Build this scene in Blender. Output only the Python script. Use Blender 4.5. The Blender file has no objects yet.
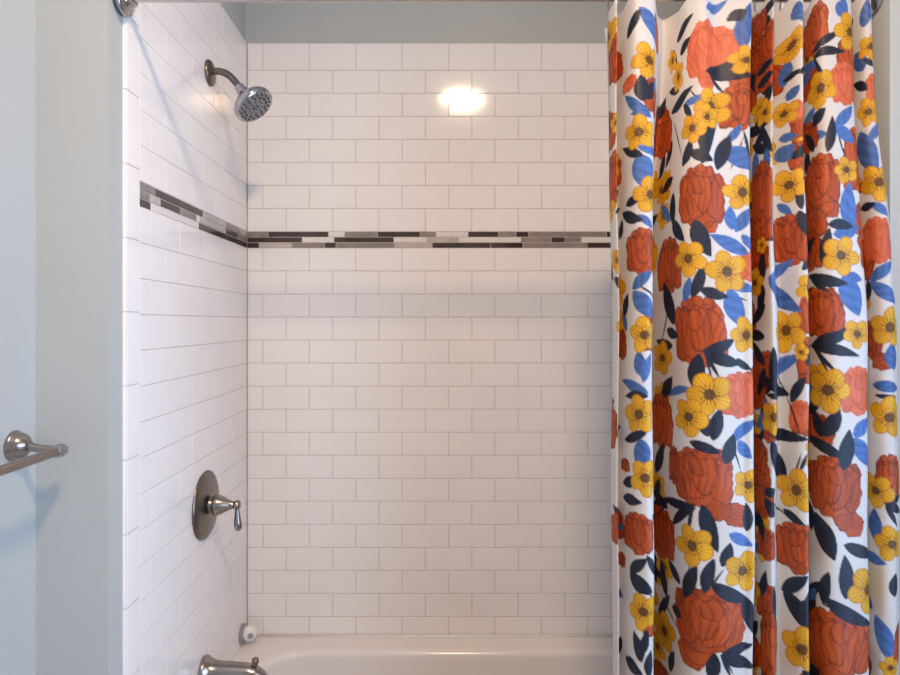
import bpy, bmesh, math, random
import numpy as np
from mathutils import Vector, Matrix

S = bpy.context.scene
COL = S.collection
H = 1.44                      # camera height above the floor
F = 618.0                     # focal length in pixels (900 wide)
VX, VY = 437.0, 322.0         # vanishing point of the side walls

# ------------------------------------------------------------------ camera
cam = bpy.data.cameras.new('camera')
cam.sensor_width = 36.0
cam.lens = 36.0 * F / 900.0
cam.shift_x = (450.0 - VX) / 900.0
cam.shift_y = -(337.5 - VY) / 900.0
cam.clip_start = 0.02
camo = bpy.data.objects.new('camera', cam)
camo.location = (0, 0, H)
camo.rotation_euler = (math.radians(90), 0, 0)
COL.objects.link(camo)
S.camera = camo

# ------------------------------------------------------------------ world, daylight, exposure
w = bpy.data.worlds.new('world')
S.world = w
w.use_nodes = True
bg = w.node_tree.nodes['Background']
bg.inputs['Color'].default_value = (0.55, 0.72, 1.0, 1)
bg.inputs['Strength'].default_value = 1.0

dl = bpy.data.lights.new('daylight', 'AREA')
dl.shape = 'RECTANGLE'
dl.size, dl.size_y = 1.5, 1.16
dl.energy = 33.0
dl.color = (0.57, 0.74, 1.0)
dlo = bpy.data.objects.new('daylight', dl)
dlo.location = (1.23, -0.22, H - 0.10)
dlo.rotation_euler = (0, math.radians(90), 0)
COL.objects.link(dlo)
dl2 = dl.copy()  # added blue fill lamp, put in to tint the left walls
dl2.size_y = 0.62
dl2.energy = 15.0
dl2.color = (0.36, 0.62, 1.0)
dl2o = bpy.data.objects.new('added_blue_fill', dl2)
dl2o.location = (1.23, 0.68, H - 0.10)
dl2o.rotation_euler = (0, math.radians(90), 0)
COL.objects.link(dl2o)

S.view_settings.view_transform = 'Standard'
S.view_settings.look = 'None'
S.view_settings.gamma = 1.0
S.view_settings.use_curve_mapping = False
S.view_settings.exposure = -0.03
LAMP_STRENGTH = 250.0

# ------------------------------------------------------------------ colours, materials
def lin(r, g, b):
    def f(c):
        c /= 255.0
        return c / 12.92 if c <= 0.04045 else ((c + 0.055) / 1.055) ** 2.4
    return (f(r), f(g), f(b))


def mat(name, col, rough=0.5, metal=0.0, var=0.04, scale=6.0, bump=0.0, bscale=60.0,
        spec=0.5, coat=0.0, stretch=None):
    m = bpy.data.materials.new(name)
    m.use_nodes = True
    nt = m.node_tree
    p = nt.nodes['Principled BSDF']
    p.inputs['Roughness'].default_value = rough
    p.inputs['Metallic'].default_value = metal
    p.inputs['Specular IOR Level'].default_value = spec
    p.inputs['Coat Weight'].default_value = coat
    tc = nt.nodes.new('ShaderNodeTexCoord')
    n = nt.nodes.new('ShaderNodeTexNoise')
    n.inputs['Scale'].default_value = scale
    n.inputs['Detail'].default_value = 4
    src = tc.outputs['Object']
    if stretch:
        mp = nt.nodes.new('ShaderNodeMapping')
        mp.inputs['Scale'].default_value = stretch
        nt.links.new(src, mp.inputs['Vector'])
        src = mp.outputs['Vector']
    nt.links.new(src, n.inputs['Vector'])
    r = nt.nodes.new('ShaderNodeValToRGB')
    c = col
    r.color_ramp.elements[0].color = tuple(max(0, x * (1 - var)) for x in c) + (1,)
    r.color_ramp.elements[1].color = tuple(min(1, x * (1 + var)) for x in c) + (1,)
    r.color_ramp.elements[0].position = 0.3
    r.color_ramp.elements[1].position = 0.7
    nt.links.new(n.outputs['Fac'], r.inputs['Fac'])
    nt.links.new(r.outputs['Color'], p.inputs['Base Color'])
    if bump > 0:
        n2 = nt.nodes.new('ShaderNodeTexNoise')
        n2.inputs['Scale'].default_value = bscale
        nt.links.new(src, n2.inputs['Vector'])
        b = nt.nodes.new('ShaderNodeBump')
        b.inputs['Strength'].default_value = bump
        b.inputs['Distance'].default_value = 0.002
        nt.links.new(n2.outputs['Fac'], b.inputs['Height'])
        nt.links.new(b.outputs['Normal'], p.inputs['Normal'])
    return m


M_PAINT = mat('aqua wall paint', (0.465, 0.482, 0.470), 0.55, var=0.02, scale=3, bump=0.08, bscale=180)
M_CEIL = mat('white ceiling paint', (0.78, 0.78, 0.76), 0.7, var=0.02)
M_TILE = mat('glossy white ceramic', (0.88, 0.835, 0.81), 0.085, var=0.02, scale=4, bump=0.035, bscale=22)
M_GROUT = mat('warm grey grout', (0.60, 0.535, 0.50), 0.9, var=0.1, scale=40)
M_DARK = mat('dark brown glass mosaic', lin(66, 52, 48), 0.14, var=0.35, scale=25)
M_GREY = mat('taupe stone mosaic', lin(140, 128, 120), 0.3, var=0.2, scale=30)
M_LITE = mat('pale grey mosaic', lin(188, 178, 172), 0.25, var=0.12, scale=30)
M_WHT = mat('white glass mosaic', lin(228, 220, 214), 0.12, var=0.04, scale=30)
M_TUB = mat('tub enamel', (0.78, 0.73, 0.70), 0.16, var=0.015, scale=3)
M_CAULK = mat('white caulk', (0.78, 0.75, 0.71), 0.5, var=0.03, scale=20)
M_NICKEL = mat('brushed nickel', (0.35, 0.31, 0.285), 0.22, 1.0, var=0.12, scale=20, stretch=(1, 1, 8))
M_NICKEL2 = mat('dark brushed nickel', (0.20, 0.172, 0.148), 0.30, 1.0, var=0.15, scale=20)
M_CHROME = mat('chrome', (0.48, 0.47, 0.50), 0.12, 1.0, var=0.05)
M_FACE = mat('grey spray face', (0.30, 0.29, 0.31), 0.3, 0.5, var=0.1)
M_NOZ = mat('dark rubber nozzle', (0.05, 0.05, 0.055), 0.5, var=0.1)
M_ROD = mat('satin steel rod', (0.58, 0.56, 0.54), 0.22, 1.0, var=0.05)
M_PLAST = mat('white plastic', (0.80, 0.78, 0.74), 0.3, var=0.02)
M_PLGREY = mat('grey plastic', (0.30, 0.28, 0.27), 0.4, var=0.05)
M_FLOOR = mat('grey floor tile', (0.42, 0.40, 0.38), 0.4, var=0.1, scale=4)
M_FRAME = mat('white window paint', (0.80, 0.80, 0.80), 0.4, var=0.02)


# ------------------------------------------------------------------ builders
def link(name, bm, mats, parent=None, smooth=False, auto=None):
    me = bpy.data.meshes.new(name)
    bm.normal_update()
    bm.to_mesh(me)
    bm.free()
    for m in (mats if isinstance(mats, (list, tuple)) else [mats]):
        me.materials.append(m)
    if smooth:
        me.polygons.foreach_set('use_smooth', [True] * len(me.polygons))
        if auto is not None:
            me.set_sharp_from_angle(angle=math.radians(auto))
    o = bpy.data.objects.new(name, me)
    COL.objects.link(o)
    if parent is not None:
        o.parent = parent
    return o


def tag(o, label=None, cat=None, group=None, kind=None):
    if label: o['label'] = label
    if cat: o['category'] = cat
    if group: o['group'] = group
    if kind: o['kind'] = kind
    return o


def empty(name, loc):
    o = bpy.data.objects.new(name, None)
    o.empty_display_size = 0.05
    o.location = loc
    COL.objects.link(o)
    return o


def add_box(bm, x0, x1, y0, y1, z0, z1, mi=0):
    v = [bm.verts.new(p) for p in ((x0, y0, z0), (x1, y0, z0), (x1, y1, z0), (x0, y1, z0),
                                   (x0, y0, z1), (x1, y0, z1), (x1, y1, z1), (x0, y1, z1))]
    for f in ((3, 2, 1, 0), (4, 5, 6, 7), (0, 1, 5, 4), (1, 2, 6, 5), (2, 3, 7, 6), (3, 0, 4, 7)):
        bm.faces.new([v[i] for i in f]).material_index = mi


def frame_of(d):
    d = Vector(d).normalized()
    a = Vector((0, 0, 1)) if abs(d.z) < 0.9 else Vector((0, 1, 0))
    u = d.cross(a).normalized()
    return d, u, d.cross(u).normalized()


def add_lathe(bm, origin, axis, prof, n=48, sx=1.0, sy=1.0):
    """prof: list of (radius, height along axis)"""
    d, u, v = frame_of(axis)
    o = Vector(origin)
    rings = []
    for r, h in prof:
        if r < 1e-6:
            rings.append([bm.verts.new(o + d * h)])
        else:
            rings.append([bm.verts.new(o + d * h + u * (r * sx * math.cos(2 * math.pi * k / n)) +
                                       v * (r * sy * math.sin(2 * math.pi * k / n))) for k in range(n)])
    for a, b in zip(rings[:-1], rings[1:]):
        for k in range(n):
            k2 = (k + 1) % n
            if len(a) == 1 and len(b) == 1:
                continue
            if len(a) == 1:
                bm.faces.new((a[0], b[k], b[k2]))
            elif len(b) == 1:
                bm.faces.new((a[k2], a[k], b[0]))
            else:
                bm.faces.new((a[k2], a[k], b[k], b[k2]))
    bmesh.ops.recalc_face_normals(bm, faces=bm.faces[:])


def add_tube(bm, pts, radii, n=24, cap=True):
    pts = [Vector(p) for p in pts]
    if not isinstance(radii, (list, tuple)):
        radii = [radii] * len(pts)
    rings = []
    ref = None
    for i, p in enumerate(pts):
        t = (pts[min(i + 1, len(pts) - 1)] - pts[max(i - 1, 0)]).normalized()
        if ref is None:
            _, u, v = frame_of(t)
        else:
            u = (ref - t * ref.dot(t)).normalized()
            v = t.cross(u)
        ref = u
        rings.append([bm.verts.new(p + (u * math.cos(2 * math.pi * k / n) + v * math.sin(2 * math.pi * k / n)) * radii[i])
                      for k in range(n)])
    for a, b in zip(rings[:-1], rings[1:]):
        for k in range(n):
            bm.faces.new((a[k], a[(k + 1) % n], b[(k + 1) % n], b[k]))
    if cap:
        bm.faces.new(rings[0])
        bm.faces.new(rings[-1])
    bmesh.ops.recalc_face_normals(bm, faces=bm.faces[:])


def add_torus(bm, c, axis, R, r, n=40, m=12):
    d, u, v = frame_of(axis)
    c = Vector(c)
    g = []
    for i in range(n):
        a = 2 * math.pi * i / n
        e = u * math.cos(a) + v * math.sin(a)
        g.append([bm.verts.new(c + e * (R + r * math.cos(2 * math.pi * j / m)) + d * (r * math.sin(2 * math.pi * j / m)))
                  for j in range(m)])
    for i in range(n):
        for j in range(m):
            bm.faces.new((g[i][j], g[(i + 1) % n][j], g[(i + 1) % n][(j + 1) % m], g[i][(j + 1) % m]))
    bmesh.ops.recalc_face_normals(bm, faces=bm.faces[:])


# ------------------------------------------------------------------ the room
D = 2.06                      # tiled back wall
SC = F / D                    # pixels per metre on the back wall
XL = -0.633                   # tiled left wall
XR = 0.878                    # right wall
XW = -0.782                   # painted left wall of the room
YW = 1.204                    # the furred-out corner
YREAR = -1.45
CEIL = H + 1.42
Z = lambda y: H + (VY - y) / SC          # height on the back wall


def structure(name, boxes, m):
    bm = bmesh.new()
    for b in boxes:
        add_box(bm, *b)
    return tag(link(name, bm, m), kind='structure')


structure('floor', [(-1.0, 1.2, YREAR - .1, 2.2, -0.08, 0)], M_FLOOR)
structure('ceiling', [(-1.0, 1.2, YREAR - .1, 2.2, CEIL, CEIL + .08)], M_CEIL)
wall_back = structure('wall_back', [(-0.95, 1.12, D + .008, D + .16, 0, CEIL)], M_PAINT)
wall_left = structure('wall_left', [(XW - .12, XW, YREAR, YW + .05, 0, CEIL)], M_PAINT)
wall_alc = structure('wall_alcove_left', [(XW - .10, XL - .008, YW, D + .008, 0, CEIL)], M_PAINT)
structure('wall_rear', [(-0.95, 1.12, YREAR - .1, YREAR, 0, CEIL)], M_PAINT)
wy0, wy1, wz0, wz1 = -0.80, 0.34, H - 0.88, H + 0.68
vy0, vy1 = 0.36, 1.00  # opening of an unseen second window, added for the blue fill
XRW = XR + .13                # painted right wall of the room
wall_alr = structure('wall_alcove_right', [(XR, XRW + .14, YW - .006, D + .008, 0, CEIL)], M_PAINT)
structure('wall_right', [
    (XRW, XRW + .14, YREAR, wy0, 0, CEIL), (XRW, XRW + .14, wy1, vy0, 0, CEIL), (XRW, XRW + .14, vy1, YW - .006, 0, CEIL),
    (XRW, XRW + .14, wy0, wy1, 0, wz0), (XRW, XRW + .14, wy0, wy1, wz1, CEIL),
    (XRW, XRW + .14, vy0, vy1, 0, wz0), (XRW, XRW + .14, vy0, vy1, wz1, CEIL)], M_PAINT)
for nm, a, b in (('window_1', wy0, wy1), ('window_2_added', vy0, vy1)):
    structure(nm, [
        (XRW + .05, XRW + .10, a, a + .03, wz0, wz1), (XRW + .05, XRW + .10, b - .03, b, wz0, wz1),
        (XRW + .05, XRW + .10, a, b, wz0, wz0 + .03), (XRW + .05, XRW + .10, a, b, wz1 - .03, wz1),
        (XRW + .06, XRW + .09, a, b, (wz0 + wz1) / 2 - .012, (wz0 + wz1) / 2 + .012)], M_FRAME)

# ------------------------------------------------------------------ tile
rng = random.Random(4)
GR = 0.0009       # half a grout joint
BV = 0.0010       # bevel
DEP = 0.0015      # how far the face stands off the grout


def add_tile(bm, P, u0, u1, v0, v1, mi=0, tilt=0.0018, gr=GR, bv=BV, dep=DEP):
    """P(u, v, h) -> point; one bevelled tile between joint centres"""
    a = (u0 + gr, u1 - gr, v0 + gr, v1 - gr)
    if a[1] - a[0] < 3 * bv or a[3] - a[2] < 3 * bv:
        return
    tu, tv = rng.gauss(0, tilt), rng.gauss(0, tilt)
    cu, cv = (u0 + u1) / 2, (v0 + v1) / 2
    lo = [(a[0], a[2]), (a[1], a[2]), (a[1], a[3]), (a[0], a[3])]
    hi = [(a[0] + bv, a[2] + bv), (a[1] - bv, a[2] + bv), (a[1] - bv, a[3] - bv), (a[0] + bv, a[3] - bv)]
    L = [bm.verts.new(P(u, v, 0)) for u, v in lo]
    T = [bm.verts.new(P(u, v, dep + tu * (u - cu) + tv * (v - cv))) for u, v in hi]
    fs = [bm.faces.new(T)]
    for k in range(4):
        fs.append(bm.faces.new((L[k], L[(k + 1) % 4], T[(k + 1) % 4], T[k])))
    for f in fs:
        f.material_index = mi


def running_bond(bm, P, u_lo, u_hi, rows, offA, offB, pitch, gr=GR, bv=BV, dep=DEP):
    for k, (v0, v1, kind) in enumerate(rows):
        off = offA if kind == 'A' else offB
        n0 = math.floor((u_lo - off) / pitch)
        u = off + n0 * pitch
        while u < u_hi:
            a, b = max(u, u_lo), min(u + pitch, u_hi)
            if b - a > 0.008:
                add_tile(bm, P, a, b, v0, v1, gr=gr, bv=bv, dep=dep)
            u += pitch


PH = 23.05
rows = []
ys = [231.6 - PH * k for k in range(0, 9)]
for k in range(8):
    rows.append((Z(ys[k]), Z(ys[k + 1] if k < 7 else 43.0), 'B' if k % 2 == 0 else 'A'))
TOP = Z(43.0)
yb = [248.0 + PH * k for k in range(0, 17)]
for k in range(17):
    rows.append((Z(yb[k + 1]) if k < 16 else Z(635.5), Z(yb[k]), 'A' if k % 2 == 0 else 'B'))
ZB0, ZB1 = Z(248.0), Z(231.6)
X = lambda px: (px - VX) / SC
pitch = 46.45 / SC

# back wall
bm = bmesh.new()
PB = lambda u, v, h: Vector((u, D - h + DEP, v))
add_box(bm, XL, XR, D + DEP, D + .0085, Z(635.5) - .01, TOP, 1)
running_bond(bm, PB, XL + .001, XR, rows, X(448.6), X(471.9), pitch)
tl = link('tile_field', bm, [M_TILE, M_GROUT], wall_back)
tl['label'] = 'white glossy subway tile'

# left wall (u runs along Y)
PL = lambda u, v, h: Vector((XL + h - DEP, u, v))
YB0 = F * -XL / (VX - 126.0)      # outer edge of the bullnose
YB1 = F * -XL / (VX - 140.0)
bm = bmesh.new()
add_box(bm, XL - .008, XL - DEP, YB0 + .002, D, Z(635.5) - .35, TOP + .0, 1)
running_bond(bm, PL, YB1, D - .001, rows, D - .1547 * .48, D - .1547 * .98, .1547, gr=.0006, bv=.0005, dep=DEP)
tl = link('tile_field', bm, [M_TILE, M_GROUT], wall_alc)
tl['label'] = 'white glossy subway tile'
# bullnose edge
bm = bmesh.new()
z = TOP
while z > 0.35:
    z1 = z - 0.1515
    n = 7
    prof = [(YB0, XL - .0075)]
    for i in range(n):
        a = math.pi / 2 * i / (n - 1)
        prof.append((YB0 + .007 * (1 - math.cos(a)), XL - .007 + .007 * math.sin(a)))
    prof.append((YB1 - .0012, XL))
    prof.append((YB1 - .0002, XL - .002))
    A = [bm.verts.new((x, y, z - .0008)) for y, x in prof]
    B = [bm.verts.new((x, y, z1 + .0008)) for y, x in prof]
    for i in range(len(prof) - 1):
        bm.faces.new((A[i], A[i + 1], B[i + 1], B[i]))
    z = z1
bmesh.ops.recalc_face_normals(bm, faces=bm.faces[:])
link('bullnose_edge', bm, M_TILE, wall_alc, smooth=True, auto=40)

# right wall of the alcove (mostly behind the curtain)
bm = bmesh.new()
PR = lambda u, v, h: Vector((XR - .0085 - h, D + 1.40 - u, v))
add_box(bm, XR - .0085, XR - .0001, 1.40, D, Z(635.5) - .35, TOP, 1)
running_bond(bm, PR, 1.40, D - .001, rows, D - .1547 * .48, D - .1547 * .98, .1547)
link('tile_field', bm, [M_TILE, M_GROUT], wall_alr)

# mosaic band : d dark, g taupe, l pale, w white ; (start pixel, kind)
b8 = lambda v: 300 + v / 2.647
BAND = [
    [(247, 'g'), (268, 'd'), (b8(75), 'w'), (b8(118), 'g'), (b8(205), 'd'), (b8(318), 'g'), (b8(360), 'w'), (b8(445), 'd'),
     (b8(525), 'g'), (b8(572), 'd'), (b8(605), 'g'), (b8(812), 'd'), (640, 'g'), (690, 'd')],
    [(247, 'd'), (302, 'w'), (b8(90), 'd'), (b8(248), 'w'), (b8(335), 'l'), (b8(420), 'w'), (b8(585), 'g'), (b8(665), 'd'),
     (b8(702), 'g'), (b8(745), 'w'), (640, 'd'), (680, 'l')],
    [(247, 'd'), (259, 'l'), (292, 'g'), (b8(65), 'd'), (b8(95), 'g'), (b8(250), 'l'), (b8(350), 'd'), (b8(505), 'd'),
     (b8(590), 'g'), (b8(760), 'd'), (650, 'w')]]
BANDL = [
    [(140, 'g'), (156, 'd'), (203, 'l'), (226, 'g'), (240, 'l')],
    [(140, 'g'), (150, 'l'), (161, 'd'), (180, 'g'), (197, 'w'), (200, 'l'), (226, 'd'), (238, 'g')],
    [(140, 'd'), (151, 'w'), (199, 'd'), (226, 'd')]]
MI = {'d': 0, 'g': 1, 'l': 2, 'w': 3}
hb = (ZB1 - ZB0) / 3
MB = [M_DARK, M_GREY, M_LITE, M_WHT]
bm = bmesh.new()
for r, row in enumerate(BAND):
    for (p, k), nx in zip(row, row[1:] + [(VX + XR * SC, 'd')]):
        add_tile(bm, PB, X(p), X(nx[0]), ZB1 - hb * (r + 1), ZB1 - hb * r, MI[k], gr=.0008, bv=.001)
b = link('mosaic_band', bm, MB, wall_back)
b['label'] = 'brown, taupe and white strip mosaic'
bm = bmesh.new()
YP = lambda px: F * -XL / (VX - px)
for r, row in enumerate(BANDL):
    for (p, k), nx in zip(row, row[1:] + [(246.8, 'd')]):
        add_tile(bm, PL, YP(p), YP(nx[0]), ZB1 - hb * (r + 1), ZB1 - hb * r, MI[k], gr=.0008, bv=.001)
b = link('mosaic_band', bm, MB, wall_alc)
b['label'] = 'brown, taupe and white strip mosaic'

# ------------------------------------------------------------------ bathtub
RIM = Z(635.5)
tub = empty('bathtub', (0.13, 1.68, 0))
tag(tub, 'white bathtub with a rounded ledge below the tiled back wall', 'bathtub')


def rrect(x0, x1, y0, y1, r, z, n=10):
    out = []
    for cx, cy, a0 in ((x1 - r, y1 - r, 0), (x0 + r, y1 - r, 90), (x0 + r, y0 + r, 180), (x1 - r, y0 + r, 270)):
        for i in range(n + 1):
            a = math.radians(a0 + 90 * i / n)
            out.append(Vector((cx + r * math.cos(a), cy + r * math.sin(a), z)))
    return out


def loft(bm, loops, close_last=False):
    L = [[bm.verts.new(p) for p in lp] for lp in loops]
    n = len(L[0])
    for a, b in zip(L[:-1], L[1:]):
        for k in range(n):
            bm.faces.new((a[k], a[(k + 1) % n], b[(k + 1) % n], b[k]))
    if close_last:
        bm.faces.new(L[-1])
    bmesh.ops.recalc_face_normals(bm, faces=bm.faces[:])


tx0, tx1, ty0, ty1 = XL - .0005, XR - .0095, 1.31, D - .004
loops = [rrect(tx0, tx1, ty0, ty1, .004, 0.0), rrect(tx0, tx1, ty0, ty1, .004, RIM - .02)]
for i in range(6):
    a = math.pi / 2 * i / 5
    e = .018 * (1 - math.cos(a))
    loops.append(rrect(tx0 + .0005, tx1 - .0005, ty0 + e, ty1 - .0005, .004, RIM - .018 + .018 * math.sin(a)))
ix0, ix1, iy0, iy1 = tx0 + .085, tx1 - .09, ty0 + .085, ty1 - .075
for i in range(9):
    a = math.pi / 2 * i / 8
    e = .022 * math.sin(a)
    loops.append(rrect(ix0 + e, ix1 - e, iy0 + e, iy1 - e, .11, RIM - .022 * (1 - math.cos(a))))
for zz, ins, rr in ((.12, .035, .12), (.24, .055, .13), (.30, .075, .14), (.335, .11, .15), (.35, .17, .15)):
    loops.append(rrect(ix0 + ins, ix1 - ins, iy0 + ins, iy1 - ins, rr, RIM - zz))
for v in loops:
    for p in v:
        p -= tub.location
bm = bmesh.new()
loft(bm, loops, True)
link('basin', bm, M_TUB, tub, smooth=True, auto=50)
bm = bmesh.new()
add_tube(bm, [Vector((XL + .004, D - .0068, RIM + .001)) - tub.location, Vector((XR - .014, D - .0068, RIM + .001)) - tub.location], .005, 10)
c = link('caulk_line', bm, M_CAULK, tub, smooth=True)
c['label'] = 'pale caulk bead along the tile'

# ------------------------------------------------------------------ shower head
FY = 1.716
sh = empty('shower_fixture', (XL, FY, H + .691))
tag(sh, 'chrome shower head on a curved nickel arm, high on the left tiled wall', 'shower head')
bm = bmesh.new()
add_lathe(bm, (0, 0, 0), (1, 0, 0), [(.0, .0), (.035, .0), (.0355, .003), (.034, .007), (.028, .0105), (.018, .013), (.012, .015), (0, .015)])
link('flange', bm, M_NICKEL2, sh, smooth=True, auto=40)
bm = bmesh.new()
pts = []
neck = Vector((.086, -.004, -.041))
nrm = Vector((.62, -.16, -.77)).normalized()
p0, p1, p2, p3 = Vector((.008, 0, .004)), Vector((.05, 0, .012)), neck - nrm * .03, neck
for i in range(21):
    t = i / 20
    pts.append(p0 * (1 - t) ** 3 + p1 * 3 * t * (1 - t) ** 2 + p2 * 3 * t * t * (1 - t) + p3 * t ** 3)
add_tube(bm, pts, .0098, 20)
link('shower_arm', bm, M_NICKEL2, sh, smooth=True, auto=40)
bm = bmesh.new()
add_lathe(bm, neck, nrm, [(0, -.004), (.0125, -.004), (.014, -.002), (.014, .012), (.0165, .014), (.0165, .022), (.013, .026), (.0, .026)], 32)
k = link('swivel_nut', bm, M_CHROME, sh, smooth=True, auto=35)
bm = bmesh.new()
add_lathe(bm, neck, nrm, [(0, .022), (.016, .022), (.018, .028), (.026, .036), (.040, .045), (.051, .053), (.0565, .061), (.0575, .068),
                          (.0565, .074), (.053, .077), (.048, .0755)], 64)
k = link('spray_body', bm, M_CHROME, sh, smooth=True, auto=50)
bm = bmesh.new()
add_lathe(bm, neck, nrm, [(.050, .074), (.048, .0762), (.036, .0775), (.034, .0762), (.031, .0762), (.029, .078), (.014, .079), (.012, .0775), (0, .0775)], 64)
fc = link('spray_face', bm, M_FACE, sh, smooth=True, auto=35)
fc['label'] = 'grey spray face with dark nozzles'
bm = bmesh.new()
_, su, sv = frame_of(nrm)
for R, n, rr in ((.043, 18, .0028), (.0325, 12, .003), (.021, 10, .0024), (.007, 5, .002)):
    for i in range(n):
        a = 2 * math.pi * i / n + R * 30
        add_lathe(bm, neck + (su * math.cos(a) + sv * math.sin(a)) * R + nrm * .0755, nrm, [(rr, 0), (rr, .0035), (rr * .6, .0048), (0, .0048)], 8)
link('nozzles', bm, M_NOZ, fc, smooth=True, auto=40)

# ------------------------------------------------------------------ shower valve
va = empty('shower_valve', (XL, 1.686, H - .499))
tag(va, 'round nickel shower valve plate with a lever handle on the left tiled wall', 'shower valve')
bm = bmesh.new()
add_lathe(bm, (0, 0, 0), (1, 0, 0), [(0, 0), (.091, 0), (.0925, .002), (.0915, .005), (.087, .008), (.078, .0105), (.060, .0125), (.045, .0145), (.030, .0155), (0, .0155)], 72)
link('escutcheon', bm, M_NICKEL2, va, smooth=True, auto=45)
bm = bmesh.new()
add_lathe(bm, (0, 0, 0), (1, 0, 0), [(.024, .013), (.021, .018), (.019, .030), (0, .030)], 40)
link('stem_collar', bm, M_NICKEL2, va, smooth=True, auto=45)
bm = bmesh.new()
add_lathe(bm, (0, 0, 0), (1, 0, 0), [(0, .026), (.026, .026), (.0285, .029), (.0285, .034), (.026, .042), (.020, .055), (.0145, .066), (.0105, .075),
                                     (.0095, .079), (.0125, .082), (.0135, .087), (.0125, .092), (.008, .096), (0, .097)], 48)
h = link('handle_bell', bm, M_NICKEL, va, smooth=True, auto=50)
bm = bmesh.new()
add_tube(bm, [(.087, 0, 0), (.088, 0, -.012), (.0885, 0, -.024), (.089, 0, -.038), (.090, 0, -.050), (.0905, 0, -.060), (.0905, 0, -.067), (.0905, 0, -.070)],
         [.0055, .0058, .0068, .0088, .0105, .0105, .0085, .004], 20)
link('lever', bm, M_NICKEL, va, smooth=True, auto=50)

# ------------------------------------------------------------------ tub spout
sp = empty('tub_spout', (XL, 1.67, H - .945))
tag(sp, 'nickel tub spout with a small diverter knob above the bathtub', 'tub spout')
bm = bmesh.new()
path = [(0, 0, 0), (.004, 0, 0), (.010, 0, 0), (.018, 0, 0), (.030, 0, 0), (.050, 0, 0), (.085, 0, -.001), (.115, 0, -.003), (.135, 0, -.007),
        (.150, 0, -.016), (.160, 0, -.030), (.164, 0, -.045), (.165, 0, -.056)]
rad = [.040, .042, .041, .035, .029, .0268, .026, .0255, .025, .0235, .022, .0205, .0205]
add_tube(bm, path, rad, 40)
link('spout_body', bm, M_NICKEL, sp, smooth=True, auto=50)
bm = bmesh.new()
add_lathe(bm, (.142, 0, .005), (0, 0, 1), [(.0055, 0), (.0055, .015), (.0085, .017), (.0095, .024), (.0085, .030), (.004, .033), (0, .033)], 20)
link('diverter_knob', bm, M_NICKEL2, sp, smooth=True, auto=50)

# ------------------------------------------------------------------ small white knob in the corner
kn = empty('round_stopper', (XL, 2.000, H - 1.009))
tag(kn, 'small round white plastic knob with a grey centre in the tub corner', 'stopper')
bm = bmesh.new()
ax = Vector((.42, -.90, -.06)).normalized()
add_lathe(bm, (.004, 0, 0), (1, -.05, 0), [(0, -.004), (.030, -.004), (.031, 0), (.028, .004), (.020, .008), (0, .008)], 40)
link('suction_base', bm, M_PLGREY, kn, smooth=True, auto=45)
bm = bmesh.new()
add_lathe(bm, (.024, .006, .002), ax, [(0, -.006), (.018, -.006), (.0245, 0), (.0255, .006), (.024, .013), (.019, .019), (.010, .022), (0, .0225)], 40)
cp = link('cap', bm, M_PLAST, kn, smooth=True, auto=50)
bm = bmesh.new()
add_lathe(bm, Vector((.024, .006, .002)) + ax * .0205, ax, [(.009, 0), (.009, .003), (.006, .005), (0, .005)], 24)
bt = link('button', bm, M_PLGREY, cp, smooth=True, auto=50)

# ------------------------------------------------------------------ towel bar
tb = empty('towel_bar', (XW, 1.142, H - .229))
tag(tb, 'nickel towel bar on the painted left wall', 'towel bar')
bm = bmesh.new()
add_lathe(bm, (0, 0, 0), (1, 0, 0), [(0, 0), (.028, 0), (.0285, .003), (.027, .006), (.0255, .008), (.025, .012), (.021, .020), (.014, .026), (.0095, .030), (0, .030)], 48)
link('flange', bm, M_NICKEL, tb, smooth=True, auto=45)
bm = bmesh.new()
bx = .083
add_tube(bm, [(.024, .001, -.001), (.045, .002, -.005), (.065, .003, -.008), (bx, .003, -.009)], [.009, .0072, .0078, .0095], 20)
link('post', bm, M_NICKEL, tb, smooth=True, auto=50)
bm = bmesh.new()
add_tube(bm, [(bx, -.62, -.009), (bx, .001, -.009)], .0085, 24)
link('bar', bm, M_NICKEL, tb, smooth=True, auto=40)
bm = bmesh.new()
add_lathe(bm, (bx, -.008, -.009), (0, 1, 0), [(.0085, 0), (.0115, .001), (.0125, .005), (.0115, .010), (.0125, .013), (.012, .018), (.008, .023), (0, .0245)], 32)
link('end_cap', bm, M_CHROME, tb, smooth=True, auto=50)

# ------------------------------------------------------------------ curtain rod and rings
RY, RZ = 1.245, H + .6545
rod = empty('curtain_rod', (XL, RY, RZ))
tag(rod, 'steel shower curtain rod across the top of the tub alcove', 'curtain rod')
bm = bmesh.new()
add_tube(bm, [(.012, 0, 0), (XR - XL - .012, 0, 0)], .0100, 32)
link('rod', bm, M_ROD, rod, smooth=True, auto=40)
for x, d in ((0.0005, 1), (XR - XL - .0005, -1)):
    bm = bmesh.new()
    add_lathe(bm, (x, 0, 0), (d, 0, 0), [(0, 0), (.037, 0), (.038, .003), (.036, .007), (.028, .010), (.021, .014), (.0185, .022), (.0145, .024), (.0100, .024)], 48)
    link('flange', bm, M_CHROME, rod, smooth=True, auto=45)

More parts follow.
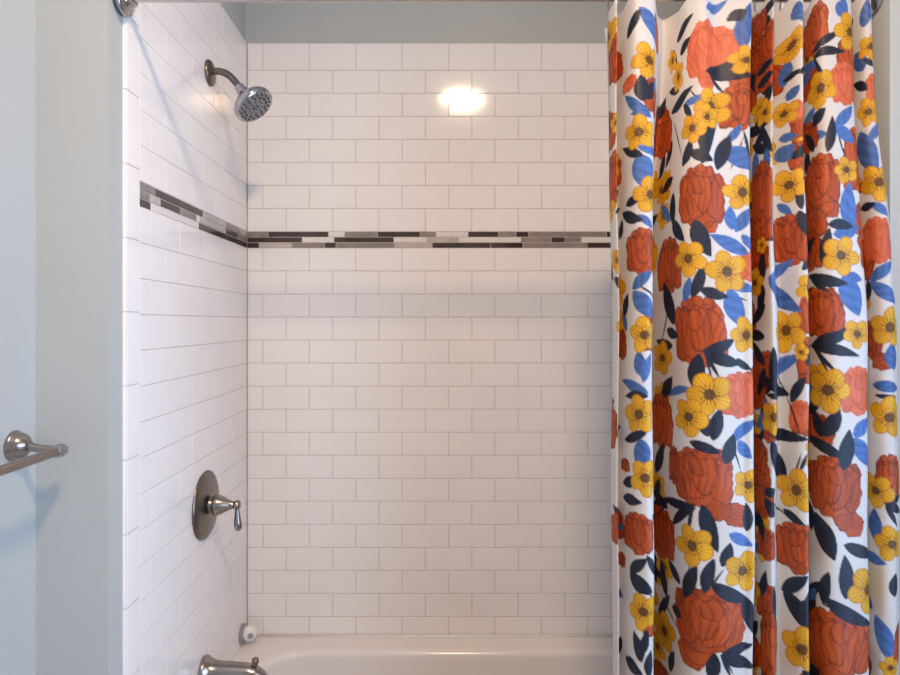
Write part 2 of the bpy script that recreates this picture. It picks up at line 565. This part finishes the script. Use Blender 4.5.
# ------------------------------------------------------------------ the curtain
DT, DB = 1.222, 1.165
CP = [  # (pixel, depth) of the pleats under the rod, and lower down
    (616, .030, 623, .030), (612, .012, 617, .014), (616, .000, 619.5, .002), (621, .018, 625, .020), (632, -.010, 636, -.010),
    (652, -.006, 652, -.008), (672, .022, 668, .060), (686, .000, 686, -.002), (700, -.016, 706, -.018), (714, -.004, 722, -.019),
    (735, -.014, 737, -.014), (748, -.010, 750, -.006), (758, .050, 761, .064), (768, -.010, 769, -.004), (779, .018, 785, .010),
    (793, -.010, 796, -.012), (799, -.006, 806, -.006), (808, .048, 814, .058), (814, -.006, 819, -.010), (830, -.016, 845, -.018),
    (846, -.010, 863, -.010), (852, .015, 872, .024), (857, -.006, 877, -.006), (864, -.012, 887, -.013), (870, .000, 896, -.004)]
DEEP = lambda o: o * (2.1 if o > 0 else 1.35)
top = np.array([((p - VX) * DT / F, DEEP(o)) for p, o, _, _ in CP])
mid = np.array([((p - VX) * DB / F, DEEP(o)) for _, _, p, o in CP])


def spline(P, t):
    n = len(P)
    i = np.clip(np.floor(t).astype(int), 0, n - 2)
    f = (t - i)[:, None]
    p1, p2 = P[i], P[i + 1]
    p0 = np.where((i > 0)[:, None], P[np.maximum(i - 1, 0)], 2 * p1 - p2)
    p3 = np.where((i < n - 2)[:, None], P[np.minimum(i + 2, n - 1)], 2 * p2 - p1)
    T = 0.42
    m1, m2 = (p2 - p0) * T, (p3 - p1) * T
    return ((2 * f ** 3 - 3 * f ** 2 + 1) * p1 + (f ** 3 - 2 * f ** 2 + f) * m1 + (-2 * f ** 3 + 3 * f ** 2) * p2 + (f ** 3 - f ** 2) * m2)


tt = np.linspace(0, len(CP) - 1, 6000)
Q = spline(mid, tt)
arc = np.concatenate([[0], np.cumsum(np.hypot(*np.diff(Q, axis=0).T))])
STEP = 0.0020
U = np.arange(0, arc[-1], STEP)
tU = np.interp(U, arc, tt)
top_q, mid_q = spline(top, tU), spline(mid, tU)
ZT0 = H + .652
zrow = np.concatenate([np.arange(0, 1.42, STEP), np.arange(1.42, 2.0, .012)])      # distance below the top
nr, nu = len(zrow), len(U)


def sstep(a, b, x):
    t = np.clip((x - a) / (b - a), 0, 1)
    return t * t * (3 - 2 * t)


s = sstep(0.02, 0.62, zrow)[:, None]
lean = sstep(0.0, 0.75, zrow)[:, None]
Xg = top_q[None, :, 0] * (1 - s) + mid_q[None, :, 0] * s
Og = top_q[None, :, 1] * (1 - s) + mid_q[None, :, 1] * s
zz = zrow[:, None]
uu = U[None, :]
Og = Og * (1 + .10 * np.sin(zz * 3.1 + uu * 9)) + .0016 * np.sin(zz * 13 + uu * 31) * np.sin(uu * 17 + 2) + .0012 * np.sin(zz * 23 - uu * 44)
Xg = Xg + .0022 * np.sin(zz * 4.2 + uu * 6) * s + .0012 * np.sin(zz * 11 + uu * 14)
Yg = DT * (1 - lean) + DB * lean + Og
# top hem: pulled up at the rings, sagging between
crest = np.clip(-top_q[:, 1] / .016, -1, 1)
ztop = ZT0 - .012 + .014 * crest
pxtop = VX + top_q[:, 0] * F / DT
ztop -= .008 * np.exp(-((pxtop - 662) / 26) ** 2)
fade = np.clip(1 - zrow / .25, 0, 1)[:, None]
Zg = ZT0 - zz + (ztop - ZT0)[None, :] * fade
PXg = VX + Xg * F / Yg
PYg = VY - (Zg - H) * F / Yg

# print on the cloth, in cloth metres (U across, V down)
BG = np.array(lin(224, 216, 211))
NAVY, BLUE = np.array(lin(28, 34, 52)), np.array(lin(72, 108, 172))
YEL, AMB, BRN = np.array(lin(238, 178, 30)), np.array(lin(184, 108, 14)), np.array(lin(84, 52, 20))
RUST, DRUST, CORAL = np.array(lin(196, 82, 26)), np.array(lin(104, 34, 16)), np.array(lin(226, 112, 80))
DYE = 0.73
for _c in (BG, NAVY, BLUE, YEL, AMB, BRN, RUST, DRUST, CORAL):
    _c *= DYE
C = np.empty((nr, nu, 3))
C[:] = BG
prng = random.Random(11)


def cloth(px, py):
    """the cloth point seen at a spot of the print"""
    j = int(np.argmin(np.abs(PYg[:, nu // 2] - py)))
    dx = np.abs(PXg[j] - px)
    m = dx < 1.6
    if m.any():
        idx = np.where(m)[0]
        i = int(idx[np.argmin(Yg[j, idx])])
    else:
        i = int(np.argmin(dx))
    js = int(np.argmin(np.abs(PYg[:, i] - py)))
    return U[i], zrow[js], i, js


def window(u, v, r):
    i0, i1 = np.searchsorted(U, u - r), np.searchsorted(U, u + r)
    j0, j1 = np.searchsorted(zrow, v - r), np.searchsorted(zrow, v + r)
    if i1 <= i0 or j1 <= j0:
        return None
    return slice(j0, j1), slice(i0, i1), U[None, i0:i1] - u, zrow[j0:j1, None] - v


def blend(sl, a, col):
    a = np.clip(a, 0, 1)[..., None]
    C[sl[0], sl[1]] = C[sl[0], sl[1]] * (1 - a) + col * a


SOFT = .0012
KPX = DB / F      # metres of cloth per pixel


def leaf_at(u0, v0, u1, v1, wd, col):
    L = math.hypot(u1 - u0, v1 - v0)
    if L < .004: return
    wn = window((u0 + u1) / 2, (v0 + v1) / 2, L / 2 + wd + .006)
    if wn is None: return
    a, b, du, dv = wn
    cx, cy = (u1 - u0) / L, (v1 - v0) / L
    bend = prng.uniform(-.12, .12)
    t = (du * cx + dv * cy) / L + .5
    sd = (-du * cy + dv * cx) - bend * L * (t - .5) ** 2 * 2 + bend * L * .2
    tc = np.clip(t, 0, 1)
    hw = wd / 2 * (np.sin(np.pi * tc ** .85) ** .8)
    d = hw - np.abs(sd)
    al = np.clip(d / SOFT + .5, 0, 1) * (t > 0) * (t < 1)
    tone = 1 + .28 * np.sin(sd / wd * 9 + t * 21) * .5 + prng.uniform(-.14, .16)
    blend((a, b), al, np.clip(col[None, None] * tone[..., None], 0, 1))
    if wd > .012:      # midrib
        rib = np.clip(1 - np.abs(sd) / .0011, 0, 1) * (t > .04) * (t < .9) * .5
        blend((a, b), rib, col * .5 + .0)


def leaf(p, col):
    x0, y0, x1, y1, wd = p
    u0, v0, *_ = cloth(x0, y0)
    u1, v1, *_ = cloth(x1, y1)
    ex = math.hypot(x1 - x0, y1 - y0) * KPX
    if math.hypot(u1 - u0, v1 - v0) > 1.7 * ex:
        um, vm, *_ = cloth((x0 + x1) / 2, (y0 + y1) / 2)
        u0, u1 = um - (x1 - x0) / 2 * KPX, um + (x1 - x0) / 2 * KPX
        v0, v1 = vm - (y1 - y0) / 2 * KPX, vm + (y1 - y0) / 2 * KPX
    gx, gv = (u1 - u0) * .08, (v1 - v0) * .08
    leaf_at(u0 - gx, v0 - gv, u1 + gx, v1 + gv, wd * KPX * 1.3, col)


def ell(du, dv, cx, cy, rx, ry, rot):
    c, s_ = math.cos(rot), math.sin(rot)
    x, y = du - cx, dv - cy
    return ((x * c + y * s_) / rx) ** 2 + ((-x * s_ + y * c) / ry) ** 2


def yellow_at(u, v, R):
    wn = window(u, v, R * 1.3)
    if wn is None: return
    a, b, du, dv = wn
    rr = np.hypot(du, dv) / R
    th = np.arctan2(dv, du)
    ph = prng.uniform(0, 6.28)
    order = list(range(5))
    prng.shuffle(order)
    for k in order:
        an = ph + k * 2 * math.pi / 5 + prng.uniform(-.12, .12)
        rx, ry = .50 * R * prng.uniform(.9, 1.08), .42 * R * prng.uniform(.9, 1.1)
        e = np.sqrt(ell(du, dv, .54 * R * math.cos(an), .54 * R * math.sin(an), rx, ry, an))
        al = np.clip((1 - e) * ry / SOFT + .5, 0, 1)
        st = np.clip(np.sin(th * 26 + 3 * rr + k) * .5 + .5, 0, 1) ** 2 * np.clip(1.2 - rr, 0, 1) * .9
        mixv = np.clip(st + np.clip((e - .78) * 3.6, 0, .85), 0, 1)[..., None]
        blend((a, b), al, (YEL * prng.uniform(.9, 1.05)) * (1 - mixv) + AMB * mixv)
    al = np.clip((.25 - rr) * R / SOFT + .5, 0, 1)
    blend((a, b), al * .9, BRN)
    ray = (np.sin(th * 15 + ph) > .75) * (rr < .48) * (rr > .2)
    blend((a, b), ray * .75, BRN)


PET = [(-.36, -.66, .30, .28, 0), (.02, -.76, .28, .24, 0), (.38, -.62, .32, .30, 0), (-.68, -.36, .30, .36, 0), (.70, -.32, .28, .38, 0),
       (0, .08, .96, .84, 0), (.56, .06, .42, .76, -.22), (-.54, .10, .44, .74, .26), (.16, .02, .46, .70, .06), (-.12, -.06, .36, .60, -.12),
       (.10, -.34, .30, .30, .2)]


def peony_at(u, v, R, wx, base, droop=None):
    wn = window(u, v, max(R, wx) * 1.9)
    if wn is None: return
    a, b, du, dv = wn
    dn, de = du / wx, dv / R
    pets = list(PET)
    if droop:
        pets = [(droop[0], droop[1] * .86, .44, .38, .3), (droop[0] * .5, droop[1] * .70, .40, .40, -.2)] + pets
    fl = prng.choice((-1, 1))
    lo = DRUST if base is not CORAL else RUST
    for k, (cx, cy, rx, ry, rot) in enumerate(pets):
        q = 1 + prng.uniform(-.08, .08)
        if k >= len(pets) - len(PET):
            cx, rot = cx * fl, rot * fl
        e = np.sqrt(ell(dn, de, cx * q, cy, rx * q, ry, rot))
        an = np.arctan2(de - cy, dn - cx)
        e = e * (1 + .05 * np.sin(an * 5 + k * 2) + .03 * np.sin(an * 11 + k))
        al = np.clip((1 - e) * min(rx * wx, ry * R) / SOFT + .5, 0, 1)
        lw = .0016 / min(rx * wx, ry * R)
        edge = np.clip(1 - np.abs(e - 1 + lw * .6) / lw, 0, 1) * .75
        ang = np.arctan2(dn - cx * .5, 1.25 - de)
        st = (np.sin(ang * 34 + k * 1.7 + 1.5 * np.sin(de * 6 + k)) * .5 + .5) ** 3 * .5
        st = st + np.clip(.22 * np.sin(dn * 5 + k) * np.sin(de * 4 + 2 * k), 0, 1)
        mv = np.clip(edge + st, 0, 1)[..., None]
        tone = prng.uniform(.86, 1.14)
        blend((a, b), al, np.clip(base * tone, 0, 1) * (1 - mv) + lo * mv)


def peony(x, y, R, w=None, base=RUST, droop=None):
    u, v, i, j = cloth(x, y)
    w = w or R
    i0, i1 = max(i - 8, 0), min(i + 8, nu - 1)
    st = (U[i1] - U[i0]) / max(1e-4, abs(PXg[j, i1] - PXg[j, i0]) * KPX)
    st = min(max(st, 1.0), 1.2)
    peony_at(u, v, R * KPX * 1.04, w * KPX * st * 1.08, base, droop)


def yellow(x, y, R):
    u, v, *_ = cloth(x, y)
    yellow_at(u, v, R * KPX * 1.10)


# loose filler first: it survives only where no placed motif covers it (inside pleats, where its dark bias stands in for shade, and below the knee)
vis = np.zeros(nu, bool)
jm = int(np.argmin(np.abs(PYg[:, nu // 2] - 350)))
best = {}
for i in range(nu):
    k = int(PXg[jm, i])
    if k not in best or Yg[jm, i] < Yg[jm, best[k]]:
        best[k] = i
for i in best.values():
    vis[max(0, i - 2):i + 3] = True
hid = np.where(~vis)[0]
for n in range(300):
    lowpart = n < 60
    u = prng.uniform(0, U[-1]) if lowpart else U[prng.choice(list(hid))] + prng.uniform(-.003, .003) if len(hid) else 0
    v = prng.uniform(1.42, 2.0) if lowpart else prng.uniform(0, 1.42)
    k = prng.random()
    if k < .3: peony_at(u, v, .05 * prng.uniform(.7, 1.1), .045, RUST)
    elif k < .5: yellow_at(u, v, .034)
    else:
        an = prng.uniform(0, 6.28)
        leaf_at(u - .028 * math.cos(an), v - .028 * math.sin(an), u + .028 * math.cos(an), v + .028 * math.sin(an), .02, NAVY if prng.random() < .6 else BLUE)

for a, b, n in ((753, 770, 90), (656, 666, 26), (808, 818, 50)):  # extra print biased to navy in the grooves, standing in for deep fold shade
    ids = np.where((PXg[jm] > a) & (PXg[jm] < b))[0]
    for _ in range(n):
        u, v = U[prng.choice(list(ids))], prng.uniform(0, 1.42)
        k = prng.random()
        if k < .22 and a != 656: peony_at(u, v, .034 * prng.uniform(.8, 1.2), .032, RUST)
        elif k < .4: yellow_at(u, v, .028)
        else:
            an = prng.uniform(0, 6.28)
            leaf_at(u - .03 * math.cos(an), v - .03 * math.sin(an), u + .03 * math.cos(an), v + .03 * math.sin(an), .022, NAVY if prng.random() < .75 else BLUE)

LN = [(627,37,638,10,10),(676,40,690,15,10),(672,50,694,42,10),(709,72,745,57,8),(710,71,752,76,9),(710,72,722,92,3),(728,20,745,10,10),
 (641,100,640,75,11),(645,100,662,80,11),(657,120,667,98,10),(672,112,690,88,12),(683,105,690,118,7),(757,74,775,60,8),(757,87,775,72,9),
 (783,82,798,70,6),(812,52,838,32,7),(813,57,842,51,8),(813,60,823,78,3),(866,92,850,80,8),(873,65,862,60,5),(812,125,822,108,10),
 (640,155,622,150,8),(657,180,664,165,3),(625,205,640,198,8),(622,215,640,220,10),(683,165,690,140,9),(700,160,716,118,11),(703,150,700,130,8),
 (690,152,712,160,10),(718,168,728,138,11),(755,165,745,130,3),(755,150,762,130,8),(672,195,672,225,10),(770,150,760,125,8),(827,150,830,118,9),
 (812,150,805,135,8),(800,208,797,185,7),(858,208,872,205,7),(828,224,852,226,9),(800,212,815,240,10),(618,238,622,220,6),(672,222,682,240,11),
 (693,222,707,255,14),(623,315,626,295,8),(672,322,663,285,14),(692,295,702,265,9),(700,290,728,297,9),(662,330,680,336,9),
 (808,276,843,284,10),(808,278,826,292,4),(822,262,828,230,9),(867,300,868,280,5),(820,345,855,325,8),
 (645,395,625,395,7),(662,395,670,378,12),(693,385,697,355,13),(705,352,735,340,9),(706,354,740,364,10),(703,352,718,378,3),(738,360,752,370,6),
 (705,435,700,408,10),(712,438,720,410,11),(728,462,734,436,12),(625,440,650,430,8),(774,385,775,350,11),(785,395,762,378,10),(785,398,765,395,5),
 (790,400,803,378,9),(812,345,850,332,9),(812,345,858,355,9),(812,345,835,372,4),(808,365,811,345,6),(820,435,813,412,9),(825,435,838,410,11),
 (875,395,897,397,4),(845,468,850,432,13),(775,435,805,440,10),(808,440,840,455,9),(690,442,718,453,8),(623,482,638,482,9),(623,497,640,503,9),
 (665,500,692,507,8),(672,522,692,508,8),(692,505,687,528,3),(702,508,716,550,12),(747,530,746,505,8),(725,565,732,545,10),(655,470,662,445,12),
 (655,497,658,478,9),(782,475,770,445,18),(800,470,808,455,3),(760,493,778,492,8),(762,502,782,517,9),(783,510,802,525,7),(815,515,833,558,15),
 (848,545,880,557,10),(885,502,902,495,6),(885,503,902,512,7),(885,505,898,526,4),(630,570,645,560,9),(630,575,652,592,13),(665,595,660,560,9),
 (678,582,668,560,8),(683,595,695,567,11),(704,590,712,560,10),(712,585,745,600,11),(745,600,755,632,12),(722,655,752,645,9),(722,657,755,668,10),
 (720,656,730,677,3),(710,678,712,655,11),(640,660,633,632,10),(640,655,648,632,7),(625,658,640,674,11),(648,676,652,652,8),(668,670,672,652,8),
 (783,590,808,578,11),(784,598,812,628,15),(777,618,776,588,9),(830,603,873,627,11),(823,602,827,573,9),(848,597,847,558,12),(895,595,897,575,9),
 (660,575,648,556,7),(658,612,668,596,8),(672,606,680,618,8)]
LB = [(668,38,642,14,16),(742,45,750,5,13),(708,8,725,2,8),(650,116,624,98,9),(650,116,630,114,5),(684,104,704,96,7),(783,85,785,62,10),(787,100,797,85,9),
 (795,5,803,20,10),(838,15,845,0,12),(862,25,866,0,12),(862,72,852,50,13),(835,125,852,108,10),(835,127,853,142,11),(640,148,667,152,8),(640,156,645,186,20),
 (640,215,655,228,6),(730,148,752,168,16),(728,142,740,125,6),(732,228,730,208,9),(735,230,752,208,10),(778,140,795,135,8),(775,160,792,146,14),
 (777,205,790,213,7),(850,228,846,185,14),(858,135,873,172,18),(885,165,880,140,10),(866,140,885,122,8),(870,203,888,215,7),(632,288,652,272,9),
 (632,293,656,316,14),(683,300,688,278,8),(745,252,712,235,11),(728,285,755,290,8),(730,292,742,325,17),(770,278,790,262,10),(770,283,797,310,15),
 (845,278,858,313,17),(848,275,862,280,8),(836,235,858,228,11),(870,280,892,262,9),(870,284,897,303,11),(640,375,637,352,11),(642,380,651,355,8),
 (645,392,622,380,9),(668,393,690,388,7),(733,440,755,420,9),(740,442,752,458,9),(641,442,641,470,14),(778,378,798,355,11),(895,368,891,345,12),
 (873,385,899,388,9),(855,435,873,420,11),(855,440,875,466,13),(732,535,750,545,9),(876,540,874,510,13),(875,618,888,658,14),(860,557,886,560,9),
 (745,235,755,250,7),(625,330,622,312,6)]
YE = [(652,60,18),(677,77,17),(712,106,19),(746,60,14),(790,45,15),(850,32,18),(870,46,13),(818,88,19),(866,112,14),(783,114,13),(764,112,14),(638,132,17),
 (617,122,10),(691,128,15),(708,117,13),(652,195,18),(741,192,17),(787,185,17),(847,170,13),(877,182,18),(617,260,12),(687,258,17),(728,271,19),(745,335,16),
 (760,245,8),(785,330,20),(842,255,18),(890,327,18),(858,334,13),(643,335,17),(661,358,16),(637,415,18),(709,395,20),(687,417,18),(800,352,8),(773,417,17),
 (827,390,20),(892,418,19),(645,478,17),(691,546,19),(748,485,15),(743,571,18),(795,490,20),(875,490,16),(893,545,16),(642,612,17),(663,630,18),(800,650,20),
 (870,590,21),(890,668,10)]
PE = [(618,58,28,12,RUST,None),(627,84,9,8,CORAL,None),(710,50,32,22,CORAL,(-.1,1.0)),(740,108,25,16,RUST,None),(768,42,21,14,RUST,None),(812,32,27,16,RUST,None),
 (842,84,23,14,CORAL,None),(876,92,19,10,CORAL,None),(662,137,24,20,RUST,None),(793,112,12,9,CORAL,None),(618,178,25,12,RUST,None),(700,196,32,23,RUST,(.3,.9)),
 (760,196,36,14,RUST,None),(819,180,28,18,RUST,(.5,1.15)),(862,188,6,5,RUST,None),(876,240,24,15,CORAL,None),(788,240,27,21,RUST,None),(640,252,24,18,RUST,None),
 (668,266,30,17,RUST,None),(696,333,36,25,RUST,None),(751,267,15,10,CORAL,None),(820,313,27,19,RUST,None),(871,340,20,9,RUST,None),(621,345,16,6,RUST,None),
 (660,422,30,17,RUST,None),(740,396,23,17,CORAL,None),(798,416,16,11,CORAL,None),(859,391,24,16,CORAL,None),(880,362,9,9,RUST,None),(700,478,30,30,RUST,(.95,1.35)),
 (624,465,7,6,RUST,None),(635,534,21,15,RUST,None),(659,532,28,18,RUST,None),(795,549,26,22,RUST,None),(833,487,31,25,RUST,(.75,1.35)),(890,477,22,13,RUST,None),
 (707,622,33,35,RUST,(-.45,1.25)),(660,676,14,14,RUST,None),(838,646,35,32,RUST,None),(773,650,36,14,RUST,None),(899,642,20,8,RUST,None),(672,465,20,7,RUST,None),
 (621,560,8,5,RUST,None)]
for x, y, R, wv, bs, dr in PE: peony(x, y, R, wv, bs, dr)
STEMS = [(652,160,660,110),(690,90,706,112),(664,120,690,160),(730,168,742,140),(640,285,662,300),(668,300,660,345),(704,350,712,385),(745,300,728,290),
         (812,57,820,85),(808,278,818,290),(812,346,832,378),(850,228,845,280),(835,126,846,160),(862,140,872,175),(776,350,786,395),(786,398,800,438),
         (765,498,790,520),(800,455,790,480),(815,515,820,540),(848,598,858,575),(823,604,850,612),(784,595,795,580),(712,585,725,570),(682,595,690,560),
         (630,572,655,600),(655,600,680,620),(640,660,645,625),(692,506,688,535),(670,500,650,520),(732,440,742,470),(758,497,782,490),(722,656,732,674)]
for x0, y0, x1, y1 in STEMS: leaf((x0, y0, x1, y1, 1.7), NAVY)
for p in LB: leaf(p, BLUE)
for p in LN: leaf(p, NAVY)
for x, y, R in YE: yellow(x, y, R)

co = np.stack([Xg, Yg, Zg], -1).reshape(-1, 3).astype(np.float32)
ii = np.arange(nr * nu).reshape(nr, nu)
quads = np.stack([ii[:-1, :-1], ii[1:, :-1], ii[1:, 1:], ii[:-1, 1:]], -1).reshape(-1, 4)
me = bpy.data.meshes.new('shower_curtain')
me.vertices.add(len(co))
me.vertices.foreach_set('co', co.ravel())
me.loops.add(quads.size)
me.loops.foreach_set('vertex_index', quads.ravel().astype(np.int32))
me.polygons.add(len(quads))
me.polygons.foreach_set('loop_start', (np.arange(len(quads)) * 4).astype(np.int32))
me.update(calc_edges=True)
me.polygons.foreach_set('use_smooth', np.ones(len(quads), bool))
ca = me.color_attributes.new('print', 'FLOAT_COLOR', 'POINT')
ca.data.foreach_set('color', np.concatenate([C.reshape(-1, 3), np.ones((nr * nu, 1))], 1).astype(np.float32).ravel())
m = bpy.data.materials.new('floral printed cotton')
m.use_nodes = True
nt = m.node_tree
p = nt.nodes['Principled BSDF']
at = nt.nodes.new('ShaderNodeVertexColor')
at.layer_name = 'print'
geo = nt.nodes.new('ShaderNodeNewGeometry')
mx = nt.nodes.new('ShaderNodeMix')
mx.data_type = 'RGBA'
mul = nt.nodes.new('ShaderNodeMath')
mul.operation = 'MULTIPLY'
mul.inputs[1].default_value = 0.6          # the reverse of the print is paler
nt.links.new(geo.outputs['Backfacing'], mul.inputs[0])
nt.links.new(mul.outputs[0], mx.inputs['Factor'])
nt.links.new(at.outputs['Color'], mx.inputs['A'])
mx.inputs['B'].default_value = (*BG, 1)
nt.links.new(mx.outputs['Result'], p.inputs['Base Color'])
wv = nt.nodes.new('ShaderNodeTexNoise')
wv.inputs['Scale'].default_value = 900
bp = nt.nodes.new('ShaderNodeBump')
bp.inputs['Strength'].default_value = .12
bp.inputs['Distance'].default_value = .001
nt.links.new(wv.outputs['Fac'], bp.inputs['Height'])
nt.links.new(bp.outputs['Normal'], p.inputs['Normal'])
p.inputs['Roughness'].default_value = .52
p.inputs['Specular IOR Level'].default_value = .35
me.materials.append(m)
cur = bpy.data.objects.new('shower_curtain', me)
COL.objects.link(cur)
tag(cur, 'floral shower curtain with rust, yellow and blue flowers, gathered on the right', 'shower curtain')

# ------------------------------------------------------------------ rings
ring = None
for k, tv in enumerate((2, 4.5, 8.2, 10.6, 13, 15.2, 19, 23)):
    q = spline(top, np.array([float(tv)]))[0]
    loc = (q[0], RY, RZ - .008)
    if ring is None:
        bm = bmesh.new()
        add_torus(bm, (0, 0, 0), (1, .12, 0), .0235, .0016, 40, 10)
        ring = link('curtain_ring', bm, M_ROD, smooth=True)
        o = ring
    else:
        o = ring.copy()
        COL.objects.link(o)
    o.location = loc
    tag(o, 'thin steel ring on the curtain rod, %s from the left edge of the floral curtain' % ('first', 'second', 'third', 'fourth', 'fifth', 'sixth', 'seventh', 'eighth')[k], 'curtain ring', 'rings along the curtain rod')

# ------------------------------------------------------------------ liner
nl, mlr = 80, 90
bm = bmesh.new()
g = []
for j in range(mlr):
    f = j / (mlr - 1)
    zz_ = H + .640 - f * 1.80
    d = 1.345 + .135 * min(1, f / .8)
    pxl = 612.5 - 8 * math.exp(-(f / .035) ** 2) + 3.0 * min(1, f / .25)
    xl = (pxl - VX) * d / F
    row = []
    for i in range(nl):
        x = xl + (0.66 - xl) * i / (nl - 1)
        row.append(bm.verts.new((x, d + .010 * math.sin(i * .42 + .5 * math.sin(f * 4)) * min(1, .3 + f), zz_)))
    g.append(row)
for j in range(mlr - 1):
    for i in range(nl - 1):
        bm.faces.new((g[j][i], g[j + 1][i], g[j + 1][i + 1], g[j][i + 1]))
ml = bpy.data.materials.new('frosted liner')
ml.use_nodes = True
nt = ml.node_tree
p = nt.nodes['Principled BSDF']
p.inputs['Base Color'].default_value = (.78, .76, .76, 1)
p.inputs['Roughness'].default_value = .35
tr = nt.nodes.new('ShaderNodeBsdfTranslucent')
tr.inputs['Color'].default_value = (.8, .78, .78, 1)
tn = nt.nodes.new('ShaderNodeTexNoise')
tn.inputs['Scale'].default_value = 8
mr = nt.nodes.new('ShaderNodeMapRange')
mr.inputs['To Min'].default_value = .45
mr.inputs['To Max'].default_value = .6
nt.links.new(tn.outputs['Fac'], mr.inputs['Value'])
ms = nt.nodes.new('ShaderNodeMixShader')
nt.links.new(mr.outputs['Result'], ms.inputs['Fac'])
nt.links.new(p.outputs[0], ms.inputs[1])
nt.links.new(tr.outputs[0], ms.inputs[2])
nt.links.new(ms.outputs[0], nt.nodes['Material Output'].inputs['Surface'])
ln = link('shower_liner', bm, ml, smooth=True)
tag(ln, 'white translucent liner edge hanging behind the floral curtain', 'shower liner')

# ------------------------------------------------------------------ ceiling lamp (its reflection shows in the tile)
lp = empty('ceiling_light', (0.155, .23, CEIL))
tag(lp, 'round flush ceiling light mirrored in the glossy tile', 'ceiling light')
bm = bmesh.new()
add_lathe(bm, (0, 0, 0), (0, 0, -1), [(0, .0005), (.13, .0005), (.132, .01), (.128, .022), (.118, .024)], 48)
link('lamp_base', bm, M_ROD, lp, smooth=True, auto=40)
bm = bmesh.new()
add_lathe(bm, (0, 0, 0), (0, 0, -1), [(.118, .022), (.117, .030), (.10, .034), (.06, .036), (0, .037)], 48)
me_ = bpy.data.materials.new('lit glass diffuser')
me_.use_nodes = True
p = me_.node_tree.nodes['Principled BSDF']
p.inputs['Base Color'].default_value = (.9, .88, .84, 1)
p.inputs['Emission Color'].default_value = (1.0, .71, .465, 1)
p.inputs['Emission Strength'].default_value = LAMP_STRENGTH
link('diffuser', bm, me_, lp, smooth=True)
